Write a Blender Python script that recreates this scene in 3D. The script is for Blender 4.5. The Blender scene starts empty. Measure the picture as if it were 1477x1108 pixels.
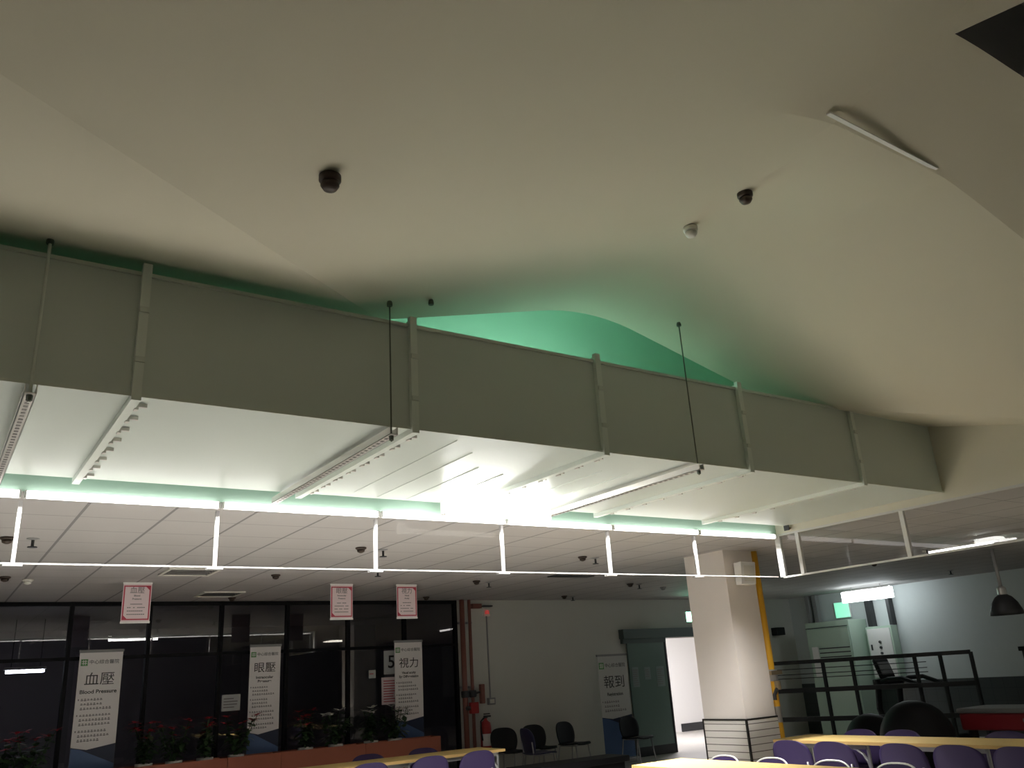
import bpy, bmesh, math, random
from mathutils import Vector, Matrix, Euler
random.seed(7)
D = bpy.data; SC = bpy.context.scene; COL = SC.collection
PI = math.pi

# ------------------------------------------------------------------ materials
def mat(name, col, rough=0.6, metal=0.0, spec=0.5, noise=0.0, scale=8.0, bump=0.0, coat=0.0):
    m = D.materials.new(name); m.use_nodes = True
    n = m.node_tree.nodes; l = m.node_tree.links
    b = n['Principled BSDF']
    b.inputs['Base Color'].default_value = (*col, 1)
    b.inputs['Roughness'].default_value = rough
    b.inputs['Metallic'].default_value = metal
    b.inputs['Specular IOR Level'].default_value = spec
    b.inputs['Coat Weight'].default_value = coat
    if noise or bump:
        tc = n.new('ShaderNodeTexCoord'); nz = n.new('ShaderNodeTexNoise')
        nz.inputs['Scale'].default_value = scale; nz.inputs['Detail'].default_value = 4
        l.new(tc.outputs['Object'], nz.inputs['Vector'])
        if noise:
            mx = n.new('ShaderNodeMix'); mx.data_type = 'RGBA'
            mx.inputs[6].default_value = (*[c*(1-noise) for c in col], 1)
            mx.inputs[7].default_value = (*[min(1, c*(1+noise)) for c in col], 1)
            l.new(nz.outputs['Fac'], mx.inputs[0]); l.new(mx.outputs[2], b.inputs['Base Color'])
        if bump:
            bp = n.new('ShaderNodeBump'); bp.inputs['Strength'].default_value = bump
            bp.inputs['Distance'].default_value = 0.02
            l.new(nz.outputs['Fac'], bp.inputs['Height']); l.new(bp.outputs['Normal'], b.inputs['Normal'])
    return m

def emit(name, col, strength, base=(0.8, 0.8, 0.8)):
    m = D.materials.new(name); m.use_nodes = True
    b = m.node_tree.nodes['Principled BSDF']
    b.inputs['Base Color'].default_value = (*base, 1)
    b.inputs['Emission Color'].default_value = (*col, 1)
    b.inputs['Emission Strength'].default_value = strength
    return m

def glass(name, tint, ior=1.5, rough=0.0):
    """thin pane: mirror reflection by Fresnel, the rest passes through tinted"""
    m = D.materials.new(name); m.use_nodes = True
    n = m.node_tree.nodes; l = m.node_tree.links
    n.remove(n['Principled BSDF']); out = n['Material Output']
    fr = n.new('ShaderNodeFresnel'); fr.inputs['IOR'].default_value = ior
    tr = n.new('ShaderNodeBsdfTransparent'); tr.inputs['Color'].default_value = (*tint, 1)
    gl = n.new('ShaderNodeBsdfGlossy'); gl.inputs['Roughness'].default_value = rough
    mx = n.new('ShaderNodeMixShader')
    l.new(fr.outputs[0], mx.inputs[0]); l.new(tr.outputs[0], mx.inputs[1]); l.new(gl.outputs[0], mx.inputs[2])
    l.new(mx.outputs[0], out.inputs['Surface'])
    return m

def lines_mat(name, base, line, sx, sy, ox, oy, wx, wy, axes=('X', 'Y'), rough=0.7, spec=0.5, noise=0.03):
    """panels with joint lines: period sx, sy in metres along two axes"""
    m = D.materials.new(name); m.use_nodes = True
    n = m.node_tree.nodes; l = m.node_tree.links
    b = n['Principled BSDF']; b.inputs['Roughness'].default_value = rough
    b.inputs['Specular IOR Level'].default_value = spec
    geo = n.new('ShaderNodeNewGeometry'); sp = n.new('ShaderNodeSeparateXYZ')
    l.new(geo.outputs['Position'], sp.inputs[0])
    def mth(op, a, bb=None):
        x = n.new('ShaderNodeMath'); x.operation = op
        for i, v in enumerate((a, bb)):
            if v is None: continue
            if isinstance(v, (int, float)): x.inputs[i].default_value = v
            else: l.new(v, x.inputs[i])
        return x.outputs[0]
    res = []
    for ax, s, o, w in ((axes[0], sx, ox, wx), (axes[1], sy, oy, wy)):
        if not s: continue
        v = mth('SUBTRACT', sp.outputs[ax], o - w/2)
        v = mth('DIVIDE', v, s); v = mth('FLOORED_MODULO', v, 1.0)
        res.append(mth('LESS_THAN', v, w/s))
    f = res[0]
    if len(res) > 1: f = mth('MAXIMUM', res[0], res[1])
    nz = n.new('ShaderNodeTexNoise'); nz.inputs['Scale'].default_value = 3
    l.new(geo.outputs['Position'], nz.inputs['Vector'])
    mx0 = n.new('ShaderNodeMix'); mx0.data_type = 'RGBA'
    mx0.inputs[6].default_value = (*[c*(1-noise) for c in base], 1); mx0.inputs[7].default_value = (*[c*(1+noise) for c in base], 1)
    l.new(nz.outputs['Fac'], mx0.inputs[0])
    mx = n.new('ShaderNodeMix'); mx.data_type = 'RGBA'
    l.new(f, mx.inputs[0]); l.new(mx0.outputs[2], mx.inputs[6]); mx.inputs[7].default_value = (*line, 1)
    l.new(mx.outputs[2], b.inputs['Base Color'])
    return m

M = {}
M['plaster'] = mat('cream plaster', (.635, .602, .48), .85, noise=.02, scale=1.5)
M['cream'] = mat('cream wall paint', (.68, .66, .55), .8, noise=.02, scale=2)
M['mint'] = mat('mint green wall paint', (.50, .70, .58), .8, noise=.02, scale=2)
M['duct'] = mat('painted duct sheet', (.60, .655, .605), .38, spec=.5, noise=.015, scale=3, bump=.02)
M['flange'] = mat('flange paint', (.72, .77, .71), .4)
M['galv'] = mat('pale flange metal', (.62, .66, .60), .4, metal=.3, noise=.04, scale=20)
M['strut'] = mat('slotted strut metal', (.66, .64, .60), .35, metal=.5)
M['slot'] = mat('strut slot', (.20, .19, .18), .8)
M['rod'] = mat('dark threaded rod', (.15, .17, .14), .5, metal=.6)
M['tile'] = lines_mat('ceiling tile', (.46, .437, .43), (.21, .198, .198), .533, .533, .237, 6.30, .020, .009)
M['floor'] = lines_mat('floor tile', (.58, .56, .51), (.45, .43, .40), .6, .6, 0, 0, .006, .006, rough=.35)
M['back_wall'] = mat('grey white wall paint', (.63, .63, .58), .8, noise=.03, scale=2)
M['right_wall'] = mat('pale blue grey wall paint', (.60, .65, .65), .7, noise=.03)
M['dado'] = lines_mat('dado tile', (.07, .08, .08), (.04, .045, .045), .2, .2, 0, 0, .006, .006, axes=('Y', 'Z'), rough=.3)
M['white'] = mat('white paint', (.85, .84, .82), .5)
M['white_metal'] = mat('white enamelled aluminium', (.88, .87, .85), .35)
M['barrier'] = mat('satin barrier aluminium', (.40, .39, .38), .45, metal=.2)
M['barrier2'] = mat('pale barrier aluminium', (.62, .62, .60), .45)
M['post'] = mat('brushed aluminium', (.72, .72, .70), .35, metal=.6)
M['column'] = mat('column paint', (.84, .78, .74), .6, noise=.02)
M['coltile'] = lines_mat('white wall tile', (.80, .77, .73), (.12, .10, .09), 0, .068, 0, .02, .02, .007, axes=('X', 'Z'), rough=.3)
M['blacktrim'] = mat('black edging', (.02, .018, .016), .5)
M['pane'] = glass('clear glass', (.97, .98, .97), 1.12)
M['pane2'] = glass('clear glass side', (.97, .98, .97), 1.45)
M['darkpane'] = glass('smoked glass', (.58, .58, .62), 2.0, .01)
M['doorglass'] = mat('green grey glazed leaf', (.17, .24, .215), .25, spec=.5)
M['mullion'] = mat('black anodised mullion', (.008, .008, .010), .6, spec=.15)
M['dark'] = mat('dark room paint', (.10, .10, .11), .8)
M['rear'] = mat('dim room wall paint', (.34, .31, .33), .8)
M['brown'] = mat('dark brown plastic', (.045, .028, .02), .5)
M['offwhite'] = mat('off white plastic', (.75, .73, .66), .45)
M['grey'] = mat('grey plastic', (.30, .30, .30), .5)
M['darkgrey'] = mat('dark grey metal', (.045, .047, .05), .45, metal=.3)
M['yellow'] = mat('yellow pipe paint', (.78, .42, .02), .4)
M['red'] = mat('red enamel', (.42, .03, .03), .4)
M['redbrown'] = mat('red brown pipe paint', (.26, .10, .075), .5)
M['brass'] = mat('valve metal', (.35, .28, .18), .35, metal=.7)
M['paper'] = mat('white vinyl', (.90, .87, .86), .55)
M['dimpaper'] = mat('white vinyl dimmed', (.60, .60, .58), .55)  # white vinyl darkened so the banner's shade is in its colour
M['paper2'] = mat('notice paper', (.50, .52, .52), .6)
M['ink'] = mat('black ink', (.03, .028, .03), .6)
M['ink2'] = mat('grey ink', (.20, .18, .19), .6)
M['logo'] = mat('green emblem ink', (.13, .34, .13), .6)
M['navy'] = mat('navy print', (.018, .028, .065), .5)
M['blue'] = mat('blue print', (.075, .14, .30), .5)
M['signred'] = mat('crimson border ink', (.50, .05, .09), .5)
M['pink'] = mat('pale pink sheet', (.84, .70, .72), .5)
M['terra'] = mat('terracotta planter board', (.42, .13, .075), .6, noise=.06, scale=5)
M['potwhite'] = mat('white pot plastic', (.70, .68, .64), .5)
M['soil'] = mat('potting soil', (.03, .02, .015), .9)
M['leaf'] = mat('dark green leaf', (.05, .10, .04), .5, noise=.3, scale=30)
M['petalred'] = mat('red bract', (.50, .035, .06), .5, noise=.2, scale=30)
M['petalwhite'] = mat('white petal', (.92, .88, .84), .5)
M['wood'] = mat('pale yellow laminate', (.62, .455, .175), .55, spec=.15, noise=.05, scale=3)
M['woodedge'] = mat('tan table edging', (.66, .44, .17), .4)
M['steel'] = mat('grey table leg', (.42, .42, .43), .35, metal=.6)
M['purple'] = mat('purple plastic', (.036, .023, .082), .5, spec=.3, noise=.05, scale=6)
M['black'] = mat('black vinyl', (.011, .011, .013), .55, spec=.3)
M['bluegrey'] = mat('blue violet vinyl', (.035, .037, .095), .45)
M['cabtint'] = mat('green tinted cabinet enamel', (.50, .64, .53), .45)  # green glow on the white enamel is put into its colour
M['redcloth'] = mat('dark red vinyl', (.26, .012, .02), .5)
M['greytop'] = mat('grey tabletop', (.22, .23, .23), .4)
TUBE = 4.5
M['tube'] = emit('lit fluorescent tube', (1.0, .95, .93), TUBE)
M['flood'] = emit('lit flood lamp', (1.0, .99, .95), 30)
M['green_fill'] = emit('lit cove tube', (.58, 1.0, .80), 50)
M['right_lamp'] = emit('lit lamp diffuser', (.90, .98, 1.0), 9)
M['exit'] = emit('lit green exit sign face', (.30, 1.0, .62), 14)
M['corridor'] = emit('lit corridor lamp', (.97, .93, 1.0), 60)
M['added_lamp'] = emit('added lamp diffuser', (1.0, .93, .80), 9)

# ------------------------------------------------------------------ mesh helpers
def bm_new(): return bmesh.new()
def box(bm, x0, x1, y0, y1, z0, z1, mi=0):
    vs = [bm.verts.new((x, y, z)) for z in (z0, z1) for y in (y0, y1) for x in (x0, x1)]
    for f in ((0, 2, 3, 1), (4, 5, 7, 6), (0, 1, 5, 4), (2, 6, 7, 3), (0, 4, 6, 2), (1, 3, 7, 5)):
        bm.faces.new([vs[i] for i in f]).material_index = mi
    return bm
def quad(bm, pts, mi=0):
    f = bm.faces.new([bm.verts.new(p) for p in pts]); f.material_index = mi; return f
def tube(bm, pts, r, seg=10, cap=True):
    pts = [Vector(p) for p in pts]; rings = []
    rr = r if isinstance(r, (list, tuple)) else [r]*len(pts)
    nrm = None
    for i, p in enumerate(pts):
        d = (pts[min(i+1, len(pts)-1)] - pts[max(i-1, 0)]).normalized()
        if nrm is None:
            a = Vector((0, 0, 1)) if abs(d.z) < .9 else Vector((1, 0, 0))
            nrm = d.cross(a).normalized()
        else:
            nrm = (nrm - d*nrm.dot(d)).normalized()
        b2 = d.cross(nrm)
        rings.append([bm.verts.new(p + (nrm*math.cos(2*PI*k/seg) + b2*math.sin(2*PI*k/seg))*rr[i]) for k in range(seg)])
    for a, b in zip(rings, rings[1:]):
        for k in range(seg):
            bm.faces.new([a[k], a[(k+1) % seg], b[(k+1) % seg], b[k]])
    if cap:
        bm.faces.new(rings[0][::-1]); bm.faces.new(rings[-1])
    return bm
def lathe(bm, prof, c=(0, 0, 0), seg=20):
    rings = []
    for r, z in prof:
        rings.append([bm.verts.new((c[0]+r*math.cos(2*PI*k/seg), c[1]+r*math.sin(2*PI*k/seg), c[2]+z)) for k in range(seg)])
    for a, b in zip(rings, rings[1:]):
        for k in range(seg):
            bm.faces.new([a[k], a[(k+1) % seg], b[(k+1) % seg], b[k]])
    bm.faces.new(rings[0][::-1]); bm.faces.new(rings[-1])
    return bm
def wmat(o):
    m = Matrix.LocRotScale(o.location, o.rotation_euler, None)
    return (wmat(o.parent) @ m) if o.parent else m
def obj(name, bm, m, parent=None, smooth=False, bevel=0.0, world=True, center=True):
    """links bm as ONE mesh object; vertices given in world space unless world=False"""
    bmesh.ops.recalc_face_normals(bm, faces=bm.faces)
    me = D.meshes.new(name); bm.to_mesh(me); bm.free()
    for mm in (m if isinstance(m, (list, tuple)) else [m]): me.materials.append(mm)
    o = D.objects.new(name, me); COL.objects.link(o)
    if parent is not None:
        if world: me.transform(wmat(parent).inverted())
        o.parent = parent
    elif center and len(me.vertices):
        xs = [v.co for v in me.vertices]
        lo = Vector((min(v.x for v in xs), min(v.y for v in xs), min(v.z for v in xs)))
        hi = Vector((max(v.x for v in xs), max(v.y for v in xs), max(v.z for v in xs)))
        c = Vector(((lo.x+hi.x)/2, (lo.y+hi.y)/2, lo.z))
        me.transform(Matrix.Translation(-c)); o.location = c
    if smooth:
        for p in me.polygons: p.use_smooth = True
    if bevel:
        b = o.modifiers.new('bevel', 'BEVEL'); b.width = bevel; b.segments = 2; b.limit_method = 'ANGLE'
    return o
def tag(o, label, cat, group=None):
    o['label'] = label; o['category'] = cat
    if group: o['group'] = group
    return o
def thing(name, label, cat, loc, rz=0, group=None):
    o = D.objects.new(name, None); COL.objects.link(o); o.empty_display_size = .1
    o.location = loc; o.rotation_euler = (0, 0, rz)
    return tag(o, label, cat, group)
def struct(name, bm, m, parent=None, **k):
    o = obj(name, bm, m, parent, **k); o['kind'] = 'structure'; return o
def dup(root, loc, rz=0, label=None, group=None):
    def cp(o, par):
        c = o.copy(); COL.objects.link(c); c.parent = par
        for ch in o.children: cp(ch, c)
        return c
    kids = list(root.children)
    r = root.copy(); COL.objects.link(r); r.location = loc; r.rotation_euler = (0, 0, rz)
    for ch in kids: cp(ch, r)
    if label: r['label'] = label
    if group: r['group'] = group
    return r
def text(name, body, size, loc, m, parent, bold=0.0, width=None, rot=(PI/2, 0, 0), align='CENTER', squash=None):
    cu = D.curves.new(name, 'FONT'); cu.body = body; cu.size = size; cu.align_x = align; cu.align_y = 'CENTER'
    cu.offset = bold; cu.fill_mode = 'BOTH'; cu.extrude = 0.0004
    t = D.objects.new(name, cu); COL.objects.link(t)
    bpy.context.view_layer.update()
    dg = bpy.context.evaluated_depsgraph_get()
    me = D.meshes.new_from_object(t.evaluated_get(dg)); D.objects.remove(t); D.curves.remove(cu)
    xs = [v.co.x for v in me.vertices]
    if xs and width:
        s = width/(max(xs)-min(xs)); cx = (max(xs)+min(xs))/2
        me.transform(Matrix.Translation((-cx*s if align == 'CENTER' else 0, 0, 0)) @ Matrix.Scale(s, 4, (1, 0, 0)))
    me.transform(Matrix.Translation(loc) @ Euler(rot).to_matrix().to_4x4())
    me.materials.clear(); me.materials.append(m); me.name = name
    o = D.objects.new(name, me); COL.objects.link(o)
    me.transform(wmat(parent).inverted()); o.parent = parent
    return o

# ------------------------------------------------------------------ camera
f_px, yaw, pit, roll = 1215.407, .9605165, .3344773, -.0637426
cd = D.cameras.new('camera'); cam = D.objects.new('camera', cd); COL.objects.link(cam)
cd.sensor_width = 36; cd.lens = f_px/1477*36; cd.clip_start = .05; cd.clip_end = 100
fwd = Vector((math.cos(yaw)*math.cos(pit), math.sin(yaw)*math.cos(pit), math.sin(pit)))
r0 = Vector((math.sin(yaw), -math.cos(yaw), 0)); u0 = r0.cross(fwd)
rt = math.cos(roll)*r0 + math.sin(roll)*u0; up = -math.sin(roll)*r0 + math.cos(roll)*u0
mw = Matrix((rt, up, -fwd)).transposed().to_4x4(); mw.translation = Vector((0, 0, 1.65))
cam.matrix_world = mw
SC.camera = cam

# ------------------------------------------------------------------ setting
XR, YB, YG, HC = 7.04, 5.58, 11.85, 2.85      # atrium right wall, atrium far wall, glazed wall, low ceiling
XL, YN, XE = -3.0, -3.0, 15.0
FZ = .24                                       # floor level
# floor
struct('floor', box(bm_new(), XL, XE+3, YN, 17, FZ-.1, FZ), M['floor'])
# low tiled ceiling: the strip beyond the atrium and the area right of it
bm = bm_new(); box(bm, XL, XE, YB+.021, YG, HC, HC+.08); box(bm, XR+.021, XE, YN, YB+.021, HC, HC+.08)
struct('ceiling', bm, M['tile'])

# pitched plaster ceiling of the atrium, cross gable with a short hip
YEND, YH = 4.08, 1.78
def roof(x, y):  # noqa
    A = 2.6235 + .25*y - (0.08 if x > 4.5 else 0)
    d = abs(x - 3.548); v = max(0, min(1, (y-1.85)/.9)); v = v*v*(3-2*v)
    r = .75 - .33*v                                            # the ridge is rounder towards the viewer
    G = 4.043 - .25*d if d > r else 4.043 - .125*r - .125*d*d/r
    G = min(G, 3.918 + .08*v)
    if y < YH:
        u = max(0, min(1, (x-2.0)/1.5)); G += .27*(YH-y)*u*u*(3-2*u)
    return max(A, G, HC + .001)
bm = bm_new()
CO = (3.21, 1.24)                              # nearest corner of the recess
SL = .78                                       # run of its slanted side, x per y
HX1, HY0, HY1 = 4.3, .30, CO[1]
def hx0(y): return CO[0] + SL*(HY1-y)
vs = [bm.verts.new(p) for p in ((XL, YN, 0), (XR, YN, 0), (XR, YEND, 0), (XL, YEND, 0))]
bm.faces.new(vs)
def cut(p, n):
    bmesh.ops.bisect_plane(bm, geom=bm.verts[:]+bm.edges[:]+bm.faces[:], dist=1e-6, plane_co=p, plane_no=n)
cut((-2.13, 0, 0), (1, -1, 0)); cut((9.546, 0, 0), (1, 1, 0))
RIDGE = [2.798 + .1*k for k in range(15)]
for x in [2.0, 2.15, 2.3, 2.45, 2.6, 2.7, 4.5] + RIDGE: cut((x, 0, 0), (1, 0, 0))
for y in (1.0, 1.15, 1.4, 1.6, 1.85, 2.0, 2.15, 2.3, 2.45, 2.6, 2.75): cut((0, y, 0), (0, 1, 0))
cut((0, YH, 0), (0, 1, 0)); cut((0, .906, 0), (0, 1, 0)); cut((-1.224, 0, 0), (1, 0, 0)); cut((8.32, 0, 0), (1, 0, 0))
cut((HX1, 0, 0), (1, 0, 0)); cut((CO[0], CO[1], 0), (1, SL, 0))
for y in (HY0, HY1): cut((0, y, 0), (0, 1, 0))
dead = [f for f in bm.faces if hx0(f.calc_center_median().y) < f.calc_center_median().x < HX1 and HY0 < f.calc_center_median().y < HY1]
bmesh.ops.delete(bm, geom=dead, context='FACES')
for v in bm.verts: v.co.z = roof(v.co.x, v.co.y)
bmesh.ops.triangulate(bm, faces=bm.faces)
# cavity over the duct beyond the ceiling edge
xs = [XL, -2, 1.95] + RIDGE + [4.5, 5.466, XR]
cl = struct('ceiling', bm, M['plaster'], smooth=True)
cl.data.set_sharp_from_angle(angle=math.radians(8))
# painted cavity over the duct, beyond the ceiling edge
bm = bm_new()
for a, b in zip(xs, xs[1:]):
    quad(bm, [(a, YEND, roof(a, YEND)), (b, YEND, roof(b, YEND)), (b, YEND, 5.6), (a, YEND, 5.6)])
quad(bm, [(XL, YEND, 5.6), (XR, YEND, 5.6), (XR, YB, 5.6), (XL, YB, 5.6)])
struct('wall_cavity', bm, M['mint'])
# dark recess in the plaster ceiling, overhead at right
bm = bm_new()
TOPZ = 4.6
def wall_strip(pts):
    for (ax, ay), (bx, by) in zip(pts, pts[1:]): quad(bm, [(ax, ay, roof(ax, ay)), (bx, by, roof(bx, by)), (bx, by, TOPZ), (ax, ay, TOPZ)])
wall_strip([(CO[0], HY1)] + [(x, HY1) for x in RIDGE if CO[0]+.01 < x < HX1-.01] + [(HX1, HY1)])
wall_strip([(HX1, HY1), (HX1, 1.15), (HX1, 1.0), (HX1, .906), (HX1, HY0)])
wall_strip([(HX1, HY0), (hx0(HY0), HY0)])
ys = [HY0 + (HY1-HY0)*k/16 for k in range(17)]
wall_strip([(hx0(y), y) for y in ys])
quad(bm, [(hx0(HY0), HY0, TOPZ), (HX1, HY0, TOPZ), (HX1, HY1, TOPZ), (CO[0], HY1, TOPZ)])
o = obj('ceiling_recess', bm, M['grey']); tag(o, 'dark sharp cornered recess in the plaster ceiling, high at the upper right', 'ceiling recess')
# pale strip across the ridge
bm = bm_new()
quads = [(2.985, 1.725, 3.888), (3.905, 1.762, 3.920)]
vs = [bm.verts.new((x, y+dy, z+dz)) for x, y, z in quads for dy, dz in ((-.011, 0), (.011, .003), (.011, .009), (-.011, .006))]
for f in ((0, 1, 5, 4), (1, 2, 6, 5), (2, 3, 7, 6), (3, 0, 4, 7), (0, 3, 2, 1), (4, 5, 6, 7)): bm.faces.new([vs[k] for k in f])
struct('trim_1', bm, M['white'])

# atrium walls above the low ceiling
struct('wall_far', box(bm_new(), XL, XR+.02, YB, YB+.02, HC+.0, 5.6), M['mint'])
struct('wall_right', box(bm_new(), XR, XR+.02, YN, YB, HC+.0, 5.6), M['cream'])
struct('wall_left', box(bm_new(), XL-.1, XL, YN, 17, FZ, 5.6), M['dark'])
struct('wall_near', box(bm_new(), XL, XE, YN-.1, YN, FZ, 5.6), M['dark'])
# far walls below
bm = bm_new(); DX0, DX1, DH = 11.28, 12.55, 2.16
box(bm, 6.93, DX0, YG, YG+.12, FZ, HC); box(bm, DX1, XE, YG, YG+.12, FZ, HC); box(bm, DX0, DX1, YG, YG+.12, DH, HC)
struct('wall_back', bm, M['back_wall'])
bm = bm_new(); box(bm, XE, XE+.12, YN, YG, 1.17, HC)
struct('wall_side', bm, M['right_wall'])
struct('wall_dado', box(bm_new(), XE-.015, XE+.12, YN, YG, FZ, 1.17), M['dado'])
struct('baseboard_back', box(bm_new(), 6.95, 10.3, YG-.015, YG, FZ, FZ+.09), M['darkgrey'])
# bright corridor behind the door
bm = bm_new()
box(bm, 10.6, 17, 15.2, 15.3, FZ, 2.75); box(bm, 10.5, 10.6, YG+.12, 15.2, FZ, 2.75); box(bm, 17, 17.1, YG+.12, 15.2, FZ, 2.75)
box(bm, 10.5, 17.1, YG+.12, 15.3, 2.7, 2.75); box(bm, 10.6, 17, 14.6, 15.2, 2.5, 2.7)
box(bm, XE+.12, 17, YG+.02, YG+.12, FZ, 2.75)
struct('wall_corridor', bm, M['white'])
struct('baseboard_corridor', box(bm_new(), 14.75, 17, 15.17, 15.2, FZ, FZ+.17), M['darkgrey'])
t = thing('corridor_light', 'white ceiling lamp in the bright corridor beyond the sliding door', 'lamp', (13.2, 13.1, 2.7))
obj('housing', box(bm_new(), 12.6, 13.8, 12.85, 13.35, 2.66, 2.7), M['white_metal'], t)
obj('diffuser', box(bm_new(), 12.63, 13.77, 12.88, 13.32, 2.645, 2.66), M['corridor'], t)
# dark room behind the glazed wall
bm = bm_new(); box(bm, XL, 6.95, 16.5, 16.6, FZ, HC); box(bm, 6.93, 7.03, YG+.12, 16.5, FZ, HC); box(bm, XL, 7, YG+.1, 16.6, HC, HC+.05)
struct('wall_rear', bm, M['rear'])
t = thing('tube_light', 'small lit tube lamp in the dark room behind the glass, at far left', 'tube light', (1.28, 14.2, 2.12))
bm = bm_new(); box(bm, 1.02, 1.54, 14.16, 14.24, 2.165, 2.20); obj('housing', bm, M['white_metal'], t)
bm = bm_new(); tube(bm, [(1.04, 14.2, 2.14), (1.52, 14.2, 2.14)], .02, 8); obj('lamp_tube', bm, emit('lit blue white tube', (.85, .88, 1.0), 24), t)
for x in (1.1, 1.46):
    bm = bm_new(); tube(bm, [(x, 14.2, 2.20), (x, 14.2, HC-.001)], .006, 6); obj('suspension_rod', bm, M['darkgrey'], t)

# glazed wall
fr = D.objects.new('window_1', None); COL.objects.link(fr); fr.location = (2.2, YG, 0); fr['kind'] = 'structure'
bm = bm_new()
mx = [1.496 + .905*i for i in range(-5, 6)] + [6.905]
for x in mx: box(bm, x-.022, x+.022, YG-.04, YG+.05, FZ, HC-.001)
box(bm, XL, 6.93, YG-.038, YG+.048, 2.16, 2.20); box(bm, XL, 6.93, YG-.038, YG+.048, 2.80, HC-.002); box(bm, XL, 6.93, YG-.038, YG+.048, FZ, FZ+.06)
struct('window_frame', bm, M['mullion'], fr)
bm = bm_new(); quad(bm, [(XL, YG, FZ+.05), (6.9, YG, FZ+.05), (6.9, YG, 2.82), (XL, YG, 2.82)])
struct('window_pane', bm, M['darkpane'], fr)

# ------------------------------------------------------------------ air duct
DY0, DY1, DZ0, DZ1 = 3.79, 5.45, 2.914, 3.495
duct = thing('air_duct', 'large pale rectangular ventilation duct running the length of the hall', 'air duct', (2, 4.62, DZ0))
obj('duct_body', box(bm_new(), XL+.01, XR-.005, DY0, DY1, DZ0, DZ1), M['duct'], duct, bevel=.004)
FX = [-2.0, -.7, .636, 2.0, 3.30, 4.605, 5.90]
for x in FX:
    bm = bm_new(); e = .030; w = .020
    box(bm, x-w, x+w, DY0-e, DY0-.0005, DZ0-e, DZ1+.05); box(bm, x-w, x+w, DY1+.0005, DY1+e, DZ0-e, DZ1+e)
    box(bm, x-w, x+w, DY0-.0005, DY1+.0005, DZ0-e, DZ0-.0005)
    box(bm, x-w, x+w, DY0-.0005, DY1+.0005, DZ1+.0005, DZ1+e)
    # corner gusset standing above the top edge
    fl = obj('flange', bm, M['flange'], duct)
    if x < .3: continue
    for k in range(8):
        y = DY0 + .1 + k*.2
        bm = bm_new(); box(bm, x+w, x+w+.05, y-.008, y+.008, DZ0-.02, DZ0-.004); box(bm, x+w-.004, x+w+.012, y-.018, y+.018, DZ0-e-.006, DZ0-.002)
        obj('flange_clip', bm, M['strut'], fl)
    bm = bm_new(); box(bm, x-.02, x+.02, DY0-e-.01, DY0-e+.004, 3.06, 3.085); obj('flange_clamp', bm, M['galv'], fl)
    bm = bm_new(); box(bm, x-.02, x+.02, DY0-e-.01, DY0-e+.004, 3.30, 3.325)
    obj('flange_clamp', bm, M['galv'], fl)
bm = bm_new(); box(bm, XL+.01, XR-.005, DY0-.012, DY0-.0005, DZ0-.008, DZ0+.006); box(bm, XL+.01, XR-.005, DY0-.012, DY0-.0005, DZ1-.006, DZ1+.012)
obj('edge_seam', bm, M['galv'], duct)
for x, y0, y1 in ((2.33, 3.9, 5.3), (2.55, 4.1, 5.4), (2.78, 4.4, 5.4), (3.03, 4.5, 5.4), (3.62, 4.2, 5.4), (3.86, 4.2, 5.4), (4.3, 4.0, 5.4)):
    bm = bm_new(); tube(bm, [(x, y0, DZ0-.001), (x, y1, DZ0-.001)], .003, 6)
    obj('stiffening_bead', bm, M['duct'], duct)
# hangers
def hanger(x, zt, label, rodm='rod', rr=.0042):
    t = thing('duct_hanger', label, 'hanger', (x, DY0-.03, DZ0-.07), group='duct hangers')
    bm = bm_new(); z0, z1 = DZ0-.067, DZ0-.028
    box(bm, x-.022, x+.022, DY0-.075, DY1+.06, z0, z0+.003); box(bm, x-.022, x-.019, DY0-.075, DY1+.06, z0, z1); box(bm, x+.019, x+.022, DY0-.075, DY1+.06, z0, z1)
    y = DY0-.05
    while y < DY1+.03:
        box(bm, x-.009, x+.009, y, y+.026, z0-.0012, z0-.0002, 1); y += .05
    obj('strut_channel', bm, [M['strut'], M['slot']], t)
    for yy, zz in ((DY0-.045, zt), (DY1+.04, None)):
        if zz is None: continue
        bm = bm_new(); tube(bm, [(x, yy, z0-.03), (x, yy, zz)], rr, 8)
        r = obj('threaded_rod', bm, M[rodm], t)
        bm = bm_new(); lathe(bm, [(.012, -.012), (.013, 0), (.013, .012), (.012, .014)], (x, yy, z0-.012), 6); obj('nut', bm, M['rod'], r)
        bm = bm_new(); lathe(bm, [(.016, -.016), (.016, .0), (.012, .012)], (x, yy, zz-.012), 8); obj('ceiling_anchor', bm, M['rod'], r)
hanger(.233, 3.565, 'slotted strut with pale rod under the duct, leftmost hanger, left of the first flange', 'galv', .007)
hanger(1.85, 3.60, 'slotted strut with dark rod under the duct, left of the flange near mid duct')
hanger(4.055, 3.896, 'slotted strut with long dark rod under the duct, right of the bright lamp')
bm = bm_new(); lathe(bm, [(.016, -.016), (.016, .0), (.012, .014)], (2.13, 3.79, 3.672), 8)
tag(obj('ceiling_anchor', bm, M['rod']), 'lone small dark anchor stud in the plaster ceiling above the duct', 'anchor')

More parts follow.
